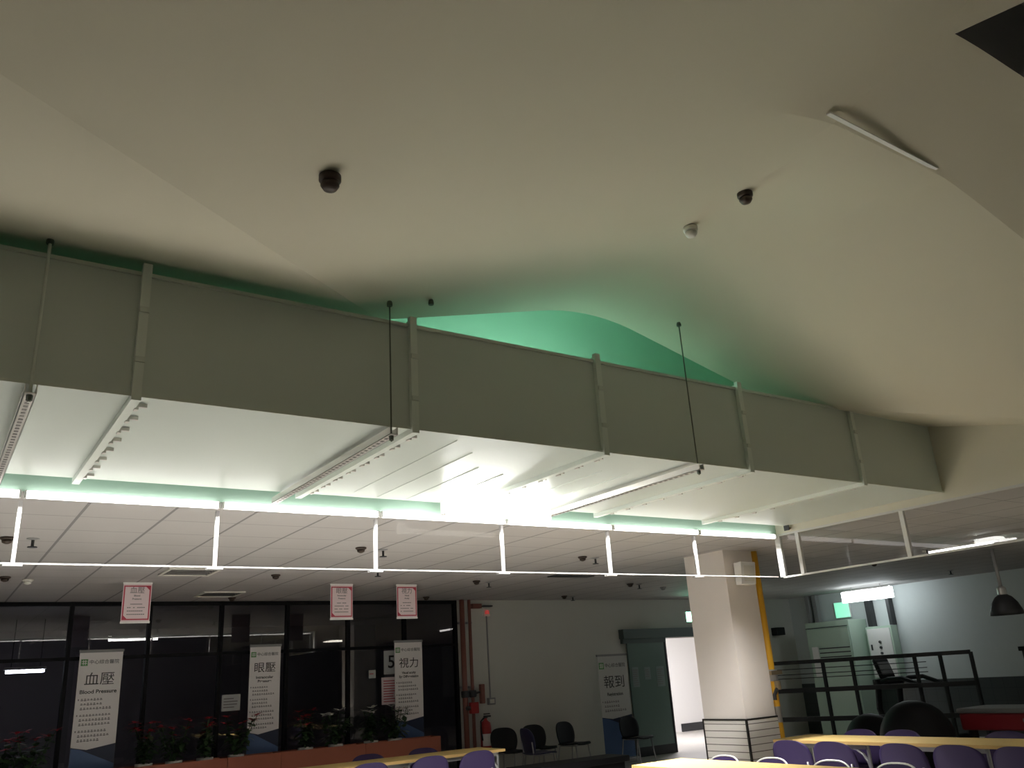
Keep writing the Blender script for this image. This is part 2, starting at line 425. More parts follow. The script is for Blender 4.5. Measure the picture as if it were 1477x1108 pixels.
# ------------------------------------------------------------------ glass smoke barriers
PX = [-1.95, -.82, .377, 1.507, 2.638, 3.733, 4.837, 5.893]
t = thing('glass_smoke_barrier', 'long glass smoke barrier with white rail hanging below the duct side', 'smoke barrier', (2, YB+.06, 2.42))
ZB = 2.43; YP = YB+.03
for x in PX:
    bm = bm_new(); box(bm, x-.010, x+.010, YP-.004, YP+.024, ZB+.001, HC-.052); o = obj('post', bm, M['barrier'], t)
    bm = bm_new(); box(bm, x-.05, x+.05, YP-.012, YP+.034, ZB-.012, ZB+.001); obj('post_foot', bm, M['grey'], o)
bm = bm_new(); box(bm, XL, XR-.03, YP+.002, YP+.018, ZB, ZB+.009); obj('bottom_rail', bm, M['barrier'], t)
for a, b in zip(PX, PX[1:]+[XR-.03]):
    bm = bm_new(); quad(bm, [(a+.013, YP+.01, ZB+.013), (b-.013, YP+.01, ZB+.013), (b-.013, YP+.01, HC-.002), (a+.013, YP+.01, HC-.002)])
    obj('pane', bm, M['pane'], t)
t = thing('glass_smoke_barrier', 'shorter glass smoke barrier with white frame along the right edge', 'smoke barrier', (XR+.02, 3, 2.42))
PYS = [YB+.0, 5.34, 4.21, 3.08, 1.95, .82, -.31]
for i, y in enumerate(PYS):
    bm = bm_new(); w = .03 if i == 0 else .02
    box(bm, XR-.0, XR+.035, y-w, y+w, ZB, HC-.001); obj('post', bm, M['barrier2'], t)
bm = bm_new(); box(bm, XR+.005, XR+.03, -1, YB, ZB-.012, ZB+.004); obj('bottom_rail', bm, M['barrier2'], t)
bm = bm_new(); box(bm, XR-.006, XR+.03, -1, YB-.001, HC-.02, HC-.001); obj('top_rail', bm, M['barrier2'], t)
for a, b in zip(PYS, PYS[1:]):
    bm = bm_new(); x = XR+.017
    quad(bm, [(x, a-.03, ZB+.007), (x, b+.03, ZB+.007), (x, b+.03, HC-.02), (x, a-.03, HC-.02)]); obj('pane', bm, M['pane2'], t)

def beam_down(parent, loc, sx, sy, watts, col=(1.0, .97, .95), rot=(.17, 0, 0)):
    """area light added under a lamp to throw more light down"""
    ld = D.lights.new('added_beam', 'AREA'); ld.shape = 'RECTANGLE'; ld.size = sx; ld.size_y = sy
    ld.energy = watts; ld.color = col; ld.spread = math.radians(104)
    lo = D.objects.new('added_beam', ld); COL.objects.link(lo)
    lo.location = wmat(parent).inverted() @ Vector(loc); lo.rotation_euler = rot; lo.parent = parent
BEAM = 45
# tube lights along the far edge
names = ['cut by the left frame edge', 'second from the left', 'third from the left', 'left of the dazzling lamp',
         'right of the dazzling lamp', 'sixth from the left', 'rightmost, ending by the column top']
for i, (a, b) in enumerate(zip(PX[1:], PX[2:]+[XR-.06])):
    y0, y1 = YB-.035, YB+.005
    t = thing('tube_light', 'lit white tube light on the ceiling edge, ' + names[i], 'tube light', ((a+b)/2, YB-.015, HC-.05), group='tube lights along the ceiling edge')
    bm = bm_new(); box(bm, a+.008, b-.008, YB-.006, YB+.004, HC-.040, HC-.006); obj('housing', bm, M['white_metal'], t)
    bm = bm_new(); tube(bm, [(a+.02, YB-.03, HC-.028), (b-.02, YB-.03, HC-.028)], .023, 10); obj('lamp_tube', bm, M['tube'], t, smooth=True)
    bm = bm_new(); box(bm, a+.008, a+.019, YB-.05, YB-.006, HC-.05, HC-.006); obj('end_cap', bm, M['white_metal'], t)
    bm = bm_new(); box(bm, b-.019, b-.008, YB-.05, YB-.006, HC-.05, HC-.006); obj('end_cap', bm, M['white_metal'], t)
    beam_down(t, ((a+b)/2, YB-.03, HC-.055), b-a-.06, .03, BEAM*(.75 if i > 5 else 1.0))  # extra area light added below the tube so the floor bounces light up
# dazzling flood lamp
t = thing('flood_light', 'dazzling white flood lamp under the far edge of the duct', 'flood light', (3.46, 5.3, 2.785))
bm = bm_new(); box(bm, 3.06, 3.88, 5.26, 5.40, 2.81, 2.912); obj('housing', bm, M['white_metal'], t)
bm = bm_new(); box(bm, 3.02, 3.92, 5.19, 5.259, 2.78, 2.908); obj('diffuser', bm, M['flood'], t, bevel=.01)
# added fill lamp hidden on the duct, greening the wall and ceiling
t = thing('green_fill_light', 'added green fill tube hidden on top of the duct, washing the wall behind', 'tube light', (3.8, 5.05, DZ1))
bm = bm_new(); box(bm, 3.1, 4.5, 5.01, 5.09, DZ1+.002, DZ1+.06); obj('housing', bm, M['white_metal'], t)
bm = bm_new(); tube(bm, [(3.12, 5.05, DZ1+.085), (4.48, 5.05, DZ1+.085)], .02, 10); obj('lamp_tube', bm, M['green_fill'], t, smooth=True)

# ------------------------------------------------------------------ ceiling fittings
def detector(x, y, z, kind, label):
    t = thing('heat_detector' if kind == 'h' else 'smoke_detector', label, 'detector', (x, y, z-.06))
    m = M['brown'] if kind == 'h' else M['offwhite']
    bm = bm_new(); lathe(bm, [(.034, .0), (.040, .006), (.040, .026), (.030, .034)], (x, y, z-.036), 20); obj('base', bm, m, t, smooth=True)
    bm = bm_new(); lathe(bm, [(.008, -.034), (.024, -.030), (.034, -.014), (.033, -.004), (.024, .0)], (x, y, z-.036), 20); obj('head', bm, m, t, smooth=True)
detector(1.0, 2.49, 3.405, 'h', 'dark brown heat detector on the plaster ceiling at left')
detector(3.24, 2.417, 3.96, 'h', 'dark brown heat detector near the ceiling ridge at right')
detector(3.25, 2.82, 3.965, 's', 'pale smoke detector near the ceiling ridge above the duct')
detector(6.9, 2.876, 3.245, 'h', 'dark heat detector on the ceiling at the right frame edge')
def sprinkler(x, y, label, z=HC):
    t = thing('sprinkler_head', label, 'sprinkler', (x, y, z-.08), group='sprinkler heads in the tiled ceiling')
    bm = bm_new(); lathe(bm, [(.018, -.012), (.045, -.004), (.045, 0)], (x, y, z), 14); obj('escutcheon', bm, M['grey'], t)
    bm = bm_new(); tube(bm, [(x, y, z-.06), (x, y, z-.005)], .011, 8); lathe(bm, [(.034, -.068), (.034, -.062), (.012, -.058)], (x, y, z), 12); obj('deflector', bm, M['darkgrey'], t)
def spot_detector(x, y, label, m='brown'):
    t = thing('smoke_detector', label, 'detector', (x, y, HC-.05), group='small detectors in the tiled ceiling')
    bm = bm_new(); lathe(bm, [(.040, -.02), (.050, -.012), (.050, 0)], (x, y, HC), 16); obj('base', bm, M[m], t, smooth=True)
    bm = bm_new(); lathe(bm, [(.012, -.05), (.032, -.04), (.036, -.02)], (x, y, HC), 16); obj('head', bm, M[m], t, smooth=True)
spot_detector(.43, 7.23, 'small dark detector on the tiled ceiling at the left frame edge, nearer row')
sprinkler(.60, 7.25, 'small sprinkler head on the tiled ceiling beside the leftmost barrier post')
spot_detector(.59, 9.49, 'small dark detector on the tiled ceiling at the left frame edge, farther row')
spot_detector(.80, 9.69, 'small pale detector on the tiled ceiling at far left', 'offwhite')
spot_detector(3.22, 7.17, 'small dark detector left of the third clear barrier post on the tiled ceiling')
sprinkler(3.48, 7.25, 'small sprinkler head on tiled ceiling, just behind the post left of the dazzling lamp')
spot_detector(5.89, 7.29, 'small dark detector on tiled ceiling left of the post before the column, nearer row')
sprinkler(6.12, 7.35, 'small sprinkler head on tiled ceiling left of the post before the column')
spot_detector(5.84, 9.43, 'small dark detector on tiled ceiling above the red pipes, under the barrier rail')
sprinkler(6.11, 9.56, 'small sprinkler head on tiled ceiling above the red pipes, under the barrier rail')
spot_detector(8.60, 11.2, 'small dark detector on tiled ceiling close to the plain back wall')
sprinkler(8.85, 11.3, 'small sprinkler head on tiled ceiling close to the plain back wall')
spot_detector(8.58, 9.56, 'small dark detector on tiled ceiling left of the column, middle row')
sprinkler(8.82, 9.63, 'small sprinkler head on tiled ceiling left of the column, middle row')
spot_detector(9.61, 9.95, 'larger round detector on tiled ceiling just left of the column', 'grey')
spot_detector(3.09, 9.09, 'small dark detector on tiled ceiling between the left and middle hanging signs')
spot_detector(3.29, 11.36, 'small dark detector on tiled ceiling close to the glazed wall')
spot_detector(6.12, 11.31, 'small dark detector on tiled ceiling at the right end of the glazed wall')
sprinkler(4.08, 8.64, 'small sprinkler head on tiled ceiling above the middle hanging sign')
spot_detector(10.86, 7.04, 'small dark detector on the right ceiling above the far lamp')
sprinkler(13.6, 7.5, 'small sprinkler head on the right ceiling near the dome pendant')
sprinkler(10.27, 5.9, 'small sprinkler head on the ceiling just behind the right barrier')
# sprinkler in the beam
t = thing('side_sprinkler', 'side wall sprinkler below the duct end on the cream beam', 'sprinkler', (XR-.04, 5.45, 2.86))
bm = bm_new(); tube(bm, [(XR-.001, 5.40, 2.885), (XR-.05, 5.40, 2.885)], .012, 8); obj('body', bm, M['brass'], t)
bm = bm_new(); box(bm, XR-.06, XR-.05, 5.37, 5.43, 2.86, 2.91); obj('deflector', bm, M['darkgrey'], t)
def vent(x, y, w, d, label, slats=5):
    t = thing('ceiling_vent', label, 'vent', (x, y, HC-.02))
    bm = bm_new(); a, b = w/2, d/2
    for (x0, x1, y0, y1) in ((-a, a, -b, -b+.03), (-a, a, b-.03, b), (-a, -a+.03, -b+.03, b-.03), (a-.03, a, -b+.03, b-.03)):
        box(bm, x+x0, x+x1, y+y0, y+y1, HC-.018, HC-.001)
    obj('frame', bm, M['offwhite'], t)
    for k in range(slats):
        yy = y-b+.03+(k+.5)*(d-.06)/slats
        bm = bm_new(); quad(bm, [(x-a+.03, yy-.02, HC-.016), (x+a-.03, yy-.02, HC-.016), (x+a-.03, yy+.012, HC-.003), (x-a+.03, yy+.012, HC-.003)]); obj('slat', bm, M['grey'], t)
vent(2.15, 8.92, .5, .5, 'square air diffuser in the tiled ceiling above the left hanging sign')
vent(3.0, 10.9, .5, .5, 'square air diffuser in the tiled ceiling close to the glazed wall')
bm = bm_new(); box(bm, 6.6, 7.25, 8.76, 8.92, HC-.012, HC-.001)
tag(obj('slot_diffuser', bm, M['darkgrey']), 'dark slot diffuser in the tiled ceiling left of the column', 'vent')

# ------------------------------------------------------------------ column with pipe and loudspeaker
CX0, CX1, CY0, CY1 = 7.285, 7.755, 6.54, 7.14
struct('wall_column', box(bm_new(), CX0, CX1, CY0, CY1, 1.09, HC), M['column'])
bm = bm_new(); box(bm, CX0-.012, CX1+.012, CY0-.012, CY1+.012, FZ, 1.08)
struct('trim_2', bm, M['coltile'])
bm = bm_new(); box(bm, CX0-.016, CX1+.014, CY0-.016, CY1+.014, 1.075, 1.092); box(bm, CX0-.016, CX0+.004, CY0-.016, CY0+.004, FZ, 1.08); box(bm, CX0-.015, CX0+.004, CY1-.004, CY1+.016, FZ, 1.08)
struct('trim_3', bm, M['blacktrim'])
t = thing('yellow_pipe', 'yellow standpipe running up the right side of the white column', 'pipe', (7.83, 6.56, FZ))
px, py = 7.815, 6.56
bm = bm_new(); tube(bm, [(px, py, FZ), (px, py, HC-.002)], .042, 14); obj('pipe', bm, M['yellow'], t, smooth=True)
bm = bm_new(); lathe(bm, [(.055, -.06), (.062, -.05), (.062, .05), (.055, .06)], (px, py, 1.50), 14); obj('coupling', bm, M['steel'], t)
bm = bm_new(); box(bm, px-.09, px+.09, py-.075, py-.045, 1.505, 1.545); tube(bm, [(px, py-.06, 1.35), (px, py-.06, 1.44)], .035, 10); obj('valve', bm, M['brass'], t)
bm = bm_new(); tube(bm, [(px-.02, py-.06, 1.36), (px-.10, py-.08, 1.30), (px-.10, py-.08, 1.25)], .02, 8); obj('hose_outlet', bm, M['darkgrey'], t)
bm = bm_new(); lathe(bm, [(.045, 0), (.045, .16)], (px, py, 1.02), 14); obj('sleeve', bm, M['steel'], t)
t = thing('wall_loudspeaker', 'white box loudspeaker mounted high on the column', 'loudspeaker', (7.6, 6.46, 2.42))
bm = bm_new()
box(bm, 7.36, 7.60, 6.37, 6.50, 2.46, 2.70); 
for v in bm.verts:
    if v.co.y < 6.4: v.co.y += (2.70-v.co.z)*.12
    v.co.x = 7.48 + (v.co.x-7.48)*(.80 if v.co.y > 6.45 else 1)
obj('cabinet', bm, M['white'], t, bevel=.008)
bm = bm_new(); quad(bm, [(7.40, 6.391, 2.49), (7.57, 6.391, 2.49), (7.57, 6.3705, 2.66), (7.40, 6.3705, 2.66)]); 
for v in bm.verts: v.co.y -= .004
obj('grille', bm, M['offwhite'], t)
bm = bm_new(); box(bm, 7.44, 7.52, 6.50, 6.539, 2.52, 2.62); obj('bracket', bm, M['steel'], t)
# ------------------------------------------------------------------ hanging signs
def hang_sign(x, y, body, sub, label):
    w, h = .285, .40; z1 = HC-.012; z0 = z1-h
    t = thing('hanging_sign', label, 'sign', (x, y, z0), group='crimson bordered signs under the ceiling')
    bm = bm_new(); box(bm, x-w/2, x+w/2, y-.003, y+.003, z0, z1); obj('board', bm, M['pink'], t)
    bm = bm_new(); yy = y-.0045; e = .022; r = .013
    a, b, c_, d_ = x-w/2+.008, x+w/2-.008, z0+e, z1-e
    for (x0, x1, q0, q1) in ((a, b, c_, c_+r), (a, b, d_-r, d_), (a, a+r, c_+r, d_-r), (b-r, b, c_+r, d_-r)):
        box(bm, x0, x1, yy, yy+.001, q0, q1)
    for (qx, qz, sx, sz) in ((a+r, c_+r, 1, 1), (b-r, d_-r, -1, -1)):
        quad(bm, [(qx, yy, qz), (qx+sx*.035, yy, qz), (qx, yy, qz+sz*.035)])
    obj('border', bm, M['signred'], t)
    bm = bm_new(); box(bm, x-w/2-.004, x+w/2+.004, y-.006, y+.006, z0-.012, z0+.008); obj('edge_bar', bm, M['white_metal'], t)
    bm = bm_new(); box(bm, x-w/2-.004, x+w/2+.004, y-.006, y+.006, z1-.006, z1+.011); obj('edge_bar', bm, M['white_metal'], t)
    text('lettering', body, .075, (x, y-.005, z1-.075), M['ink2'], t)
    for i, s in enumerate(sub): text('lettering', s, .026, (x, y-.005, z1-.128-.034*i), M['ink2'], t, .0006)
    bm = bm_new()
    for k in range(4):
        wv = .18 if k < 3 else .12
        for j in range(9):
            if random.random() < .85: box(bm, x-wv/2+j*wv/9, x-wv/2+(j+.75)*wv/9, y-.005, y-.004, z0+.075+k*.035, z0+.084+k*.035)
    obj('fine_print', bm, M['ink2'], t)
hang_sign(1.85, 9.85, '血壓', ['Blood', 'Pressure'], 'crimson bordered hanging sign with 血壓, leftmost of the three')
hang_sign(4.17, 9.85, '眼壓', ['Intraocular', 'Pressure'], 'crimson bordered hanging sign with 眼壓, middle of the three')
hang_sign(5.05, 9.85, '視力', ['Visual', 'Acuity'], 'crimson bordered hanging sign with 視力, rightmost of the three')

# ------------------------------------------------------------------ roll-up banners
def banner(x0, x1, y, ztop, zblue, big, sub, label, seed, paper='paper'):
    rnd = random.Random(seed)
    w = x1-x0; xc = (x0+x1)/2
    t = thing('roll_up_banner', label, 'banner', (xc, y, FZ))
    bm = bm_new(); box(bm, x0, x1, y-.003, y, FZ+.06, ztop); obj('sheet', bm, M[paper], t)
    bm = bm_new(); box(bm, x0-.008, x1+.008, y-.012, y+.012, ztop-.004, ztop+.028); obj('top_bar', bm, M['grey'], t)
    bm = bm_new(); box(bm, x0-.02, x1+.02, y-.07, y+.07, FZ, FZ+.075); obj('base_cassette', bm, M['steel'], t, bevel=.01)
    bm = bm_new(); tube(bm, [(xc, y+.02, FZ+.07), (xc, y+.02, ztop)], .009, 8); obj('support_pole', bm, M['steel'], t)
    yf = y-.0042
    bm = bm_new(); quad(bm, [(x0, yf, FZ+.08), (x1, yf, FZ+.08), (x1, yf, zblue+.03), (x0+w*.35, yf, zblue-.02), (x0, yf, zblue+.015)]); obj('navy_panel', bm, M['navy'], t)
    bm = bm_new(); quad(bm, [(x0, yf-.001, FZ+.08), (x1, yf-.001, FZ+.08), (x1, yf-.001, zblue-.19), (x0+w*.2, yf-.001, zblue-.012), (x0, yf-.001, zblue+.005)]); obj('blue_panel', bm, M['blue'], t)
    s = w/.5
    zt = ztop-.12*s
    bm = bm_new(); box(bm, x0+.02*s, x0+.10*s, yf, yf+.001, zt-.04*s, zt+.04*s)
    lg = obj('emblem', bm, M['logo'], t)
    bm = bm_new()
    for dx in (.045, .069): box(bm, x0+dx*s, x0+(dx+.007)*s, yf-.001, yf-.0003, zt-.030*s, zt+.030*s)
    for dz in (-.014, .010): box(bm, x0+.030*s, x0+.092*s, yf-.001, yf-.0003, zt+dz*s, zt+(dz+.007)*s)
    obj('emblem_lines', bm, M['paper'], lg)
    text('heading', '中心綜合醫院', .055*s, (x0+.29*s, yf, zt), M['ink'], t, width=.34*s)
    text('title', big, .165*s, (xc, yf, ztop-.33*s), M['ink'], t, width=.34*s)
    zz = ztop-.47*s
    for i, (b_, sz, wd) in enumerate(sub):
        text('subtitle', b_, sz*s, (xc, yf, zz), M['ink'], t, .0012, width=wd*s); zz -= .058*s
    zz -= .03*s
    bm = bm_new(); k = 0
    while zz > zblue+.06:
        n = rnd.choice((7, 9, 10)); cw = .036*s; xx = x0+.06*s
        if k % 3 == 0: box(bm, x0+.028*s, x0+.04*s, yf, yf+.001, zz-.009, zz+.009)
        for j in range(n):
            h = rnd.uniform(.010, .016)*s
            if xx+cw < x1-.03*s:
                box(bm, xx, xx+cw*.75, yf, yf+.001, zz-h, zz-h*.25); box(bm, xx+cw*.1, xx+cw*.6, yf, yf+.001, zz+h*.1, zz+h*.8)
            xx += cw
        zz -= (.052 if k % 3 != 2 else .078)*s; k += 1
    obj('fine_print', bm, M['ink2'], t)
    return t
banner(1.61, 2.09, 11.68, 2.24, 1.17, '血壓', [('Blood Pressure', .062, .42)], 'white roll-up banner headed 血壓, leftmost behind the planters', 1)
banner(3.655, 4.07, 11.68, 2.24, 1.17, '眼壓', [('Intraocular', .055, .28), ('Pressure', .055, .22)], 'white roll-up banner headed 眼壓, second behind the planters', 2)
banner(5.77, 6.225, 11.68, 2.235, 1.165, '視力', [('Visual acuity', .05, .25), ('Eye Differentiation', .05, .34)], 'white roll-up banner headed 視力, at the right end of the planters', 3)
banner(9.33, 9.97, 11.40, 1.89, .93, '報到', [('Registration', .055, .26)], 'white roll-up banner headed 報到, standing before the glass sliding door', 4, 'dimpaper')

# ------------------------------------------------------------------ planters and potted flowers
PB = [(.50, 1.33), (1.33, 2.15), (2.15, 3.32), (3.32, 3.99), (3.99, 5.15), (5.15, 6.30)]
pn = ['below the left frame corner', 'under the 血壓 banner', 'right of the 血壓 banner', 'left of the 眼壓 banner', 'right of the 眼壓 banner', 'at the right end of the row']
for (a, b), s in zip(PB, pn):
    t = thing('planter_box', 'terracotta coloured long planter box ' + s, 'planter', ((a+b)/2, 11.45, FZ), group='terracotta planter boxes along the glazed wall')
    y0, y1, z1 = 11.32, 11.60, .93; a += .003; b -= .003
    bm = bm_new(); box(bm, a, b, y0, y0+.02, FZ, z1); obj('front_board', bm, M['terra'], t)
    bm = bm_new(); box(bm, a, b, y1-.02, y1, FZ, z1); obj('back_board', bm, M['terra'], t)
    for q in (a, b-.02):
        bm = bm_new(); box(bm, q, q+.02, y0+.02, y1-.02, FZ, z1); obj('end_board', bm, M['terra'], t)
    bm = bm_new(); box(bm, a+.02, b-.02, y0+.02, y1-.02, .70, .715); obj('shelf', bm, M['terra'], t)
def make_plant(seed, petal, label, lily=False, hgt=.36, n=130):
    rnd = random.Random(seed)
    t = thing('potted_flower', label, 'potted plant', (0, 0, 0), group='potted flowers in the planter boxes')
    bm = bm_new(); lathe(bm, [(.062, 0), (.085, .20), (.098, .205), (.098, .235), (.088, .235), (.08, .19)], (0, 0, 0), 18); obj('pot', bm, M['potwhite'], t, world=False, smooth=False)
    bm = bm_new(); lathe(bm, [(.079, .19), (.079, .205)], (0, 0, 0), 14); obj('soil', bm, M['soil'], t, world=False)
    bm = bm_new(); fl = bm_new()
    def blade(b, base, d, L, W, droop):
        d = d.normalized(); side = d.cross(Vector((0, 0, 1)))
        if side.length < .05: side = Vector((1, 0, 0))
        side.normalize(); prev = None
        for k in range(4):
            u = k/3; p = base + d*L*u + Vector((0, 0, -droop*u*u)); ww = W*(math.sin(PI*(.12+.84*u)))
            cur = (b.verts.new(p-side*ww), b.verts.new(p+side*ww))
            if prev: b.faces.new([prev[0], prev[1], cur[1], cur[0]])
            prev = cur
    heads = []
    for k in range(9):
        a = rnd.uniform(0, 2*PI); rr = rnd.uniform(.02, .19); top = Vector((1.35*rr*math.cos(a), rr*math.sin(a)*.6, .235+rnd.uniform(.45, 1)*hgt))
        tube(bm, [(0, 0, .20), (top.x*.4, top.y*.4, .235+hgt*.3), top], .004, 5); heads.append(top)
    for k in range(n):
        h = rnd.choice(heads); u = rnd.uniform(.25, .95); base = Vector((h.x*u, h.y*u, .2+(h.z-.2)*u))
        a = rnd.uniform(0, 2*PI); blade(bm, base, Vector((math.cos(a), math.sin(a)*.7, rnd.uniform(-.3, .5))), rnd.uniform(.08, .15), rnd.uniform(.022, .040), .03)
    obj('foliage', bm, M['leaf'], t, world=False)
    for h in sorted(heads, key=lambda v: -v.z)[:4 if lily else 6]:
        for k in range(7):
            a = 2*PI*k/7+rnd.uniform(-.2, .2)
            blade(fl, h, Vector((math.cos(a), math.sin(a), rnd.uniform(.0, .6))), rnd.uniform(.075, .125), .024, .02)
    obj('flowers', fl, petal, t, world=False)
    return t
red0 = make_plant(11, M['petalred'], 'red flowering potted plant left of the 血壓 banner', hgt=.46)
wht0 = make_plant(12, M['petalwhite'], 'white flowering potted plant midway between the 眼壓 and 視力 banners', True, hgt=.46)
red0.location = (1.18, 11.46, .716); wht0.location = (4.78, 11.46, .716)
R_ = [(.92, 'red flowering potted plant nearest the left frame edge'), (2.38, 'red flowering potted plant just right of the 血壓 banner'), (2.72, 'red flowering potted plant second right of the 血壓 banner'),
      (3.08, 'red flowering potted plant midway between 血壓 and 眼壓 banners'), (3.46, 'red flowering potted plant just left of the 眼壓 banner'), (4.36, 'red flowering potted plant just right of the 眼壓 banner')]
for i, (x, s) in enumerate(R_): dup(red0, (x, 11.46, .716), i*1.3+.5, s)
for i, (x, s) in enumerate([(5.29, 'white flowering potted plant left of the 視力 banner, second from it'), (5.65, 'white flowering potted plant just left of the 視力 banner')]):
    dup(wht0, (x, 11.46, .716), i*2+1, s)

# ------------------------------------------------------------------ notices on the glass
def sheet(x0, x1, z0, z1, y, m, label, seed, red=False, body=None):
    t = thing('wall_notice', label, 'notice', ((x0+x1)/2, y, z0))
    bm = bm_new(); box(bm, x0, x1, y-.003, y, z0, z1); obj('paper', bm, m, t)
    if body: text('lettering', body, (z1-z0)*.75, ((x0+x1)/2, y-.004, (z0+z1)/2), M['ink'], t, .003)
    else:
        rnd = random.Random(seed); bm = bm_new(); z = z1-.05
        while z > z0+.03:
            w = (x1-x0)*rnd.uniform(.5, .8); box(bm, x0+(x1-x0)*.1, x0+(x1-x0)*.1+w, y-.0045, y-.0035, z-.006, z+.006); z -= .035
        obj('fine_print', bm, M['signred'] if red else M['ink2'], t)
yw = YG-.042
sheet(3.35, 3.59, 1.46, 1.66, yw, M['paper2'], 'grey notice sheet stuck on the glazed wall left of the 眼壓 banner', 1)
sheet(5.66, 5.90, 1.80, 2.13, yw, M['paper2'], 'pale sheet with a large 5 on the glass behind the 視力 banner', 2, body='5')
sheet(5.62, 5.93, 1.39, 1.76, yw, M['pink'], 'pinkish poster below the sheet with a 5 on the glass', 3, True)
sheet(5.42, 5.53, 1.76, 1.87, yw, M['paper2'], 'tiny square notice with red mark on the glazed wall', 4, True)
sheet(.55, .72, 1.40, 1.72, yw, M['paper2'], 'narrow notice on the glazed wall at the left frame edge', 5)

# ------------------------------------------------------------------ back wall services
def pipe(x, y, r, z0, z1, m, label, name='fire_pipe'):
    t = thing(name, label, 'pipe', (x, y, z0))
    bm = bm_new(); tube(bm, [(x, y, z0), (x, y, z1)], r, 12); obj('pipe', bm, m, t, smooth=True)
    for z in (.6, 1.55, 2.5):
        bm = bm_new(); box(bm, x-r-.02, x+r+.02, y+r*.3, YG-.001, z-.015, z+.015); obj('bracket', bm, M['steel'], t)
    return t
p = pipe(6.99, 11.76, .04, FZ, HC, M['redbrown'], 'thick red brown fire pipe at the end of the glazed wall')
bm = bm_new(); lathe(bm, [(.05, -.05), (.06, -.04), (.06, .04), (.05, .05)], (6.99, 11.76, 1.45), 12); obj('coupling', bm, M['darkgrey'], p)
p = pipe(7.13, 11.77, .026, FZ, HC, M['redbrown'], 'thinner red brown pipe right of the thick fire pipe')
bm = bm_new(); tube(bm, [(7.13, 11.77, 1.45), (7.25, 11.72, 1.47)], .016, 8); obj('branch', bm, M['darkgrey'], p)
bm = bm_new(); box(bm, 7.235, 7.305, 11.69, 11.76, 1.30, 1.58); obj('valve_box', bm, M['redbrown'], p, bevel=.008)
bm = bm_new(); lathe(bm, [(.05, -.05), (.06, -.03), (.06, .03), (.05, .05)], (7.13, 11.77, 1.45), 10); obj('coupling', bm, M['darkgrey'], p)
t = thing('alarm_box', 'small red alarm box on the pipes above the extinguisher', 'alarm box', (7.09, 11.68, 1.17))
bm = bm_new(); box(bm, 7.01, 7.15, 11.63, 11.705, 1.17, 1.33); obj('case', bm, M['red'], t, bevel=.01)
bm = bm_new(); tube(bm, [(7.03, 11.67, 1.25), (6.95, 11.66, 1.25)], .03, 8); obj('bell_knob', bm, M['darkgrey'], t)
t = thing('pipe_junction_box', 'small dark junction box with pipe stub below the ceiling by the red pipes', 'junction box', (7.25, 11.8, 2.70))
bm = bm_new(); box(bm, 7.2, 7.36, 11.76, 11.849, 2.72, 2.79); obj('case', bm, M['redbrown'], t)
bm = bm_new(); tube(bm, [(7.2, 11.8, 2.75), (7.13, 11.79, 2.75)], .015, 8); obj('stub', bm, M['redbrown'], t)
t = thing('emergency_lamp', 'small red indicator lamp at the top of the wall conduit', 'lamp', (7.47, 11.8, 2.60))
bm = bm_new(); box(bm, 7.42, 7.54, 11.80, 11.849, 2.60, 2.72); obj('case', bm, M['offwhite'], t)
bm = bm_new(); lathe(bm, [(.035, 0), (.03, .05), (.01, .06)], (7.47, 11.78, 2.63), 12); obj('lens', bm, emit('lit red lens', (1, .12, .1), .25, (.6, .1, .1)), t)
bm = bm_new(); box(bm, 7.40, 7.58, 11.78, 11.849, 2.745, 2.765); obj('bracket', bm, M['darkgrey'], t)
t = thing('light_switch', 'wall switch box at the foot of a thin conduit', 'switch', (7.49, 11.8, 1.28))
bm = bm_new(); box(bm, 7.43, 7.56, 11.80, 11.849, 1.27, 1.37); obj('box', bm, M['grey'], t, bevel=.006)
bm = bm_new(); box(bm, 7.455, 7.535, 11.796, 11.80, 1.29, 1.35); obj('plate', bm, M['offwhite'], t)
bm = bm_new(); tube(bm, [(7.48, 11.825, 1.37), (7.48, 11.825, 2.60)], .012, 8); obj('conduit', bm, M['grey'], t)
t = thing('fire_extinguisher', 'red fire extinguisher with pale label hanging beside the pipes', 'fire extinguisher', (7.31, 11.72, .55))
ex, ey = 7.31, 11.73
bm = bm_new(); lathe(bm, [(.07, 0), (.085, .01), (.085, .40), (.075, .46), (.03, .50), (.025, .53)], (ex, ey, .56), 18); obj('cylinder', bm, M['red'], t, smooth=True)
bm = bm_new()
lathe(bm, [(.0865, .0), (.0865, .17)], (ex, ey, .70), 18)
bmesh.ops.delete(bm, geom=[f for f in bm.faces if f.calc_center_median().y > ey-.02 or abs(f.normal.z) > .5 and len(f.verts) > 6], context='FACES')
obj('label_sheet', bm, M['paper'], t)
bm = bm_new(); box(bm, ex-.02, ex+.09, ey-.02, ey+.02, 1.10, 1.125); box(bm, ex-.03, ex+.03, ey-.02, ey+.02, 1.085, 1.10); box(bm, ex-.02, ex+.08, ey-.015, ey+.015, 1.14, 1.155); obj('handle', bm, M['darkgrey'], t)
bm = bm_new(); tube(bm, [(ex-.03, ey, 1.09), (ex-.10, ey-.03, 1.05), (ex-.11, ey-.05, .9), (ex-.10, ey-.06, .78)], .012, 8); obj('hose', bm, M['black'], t)

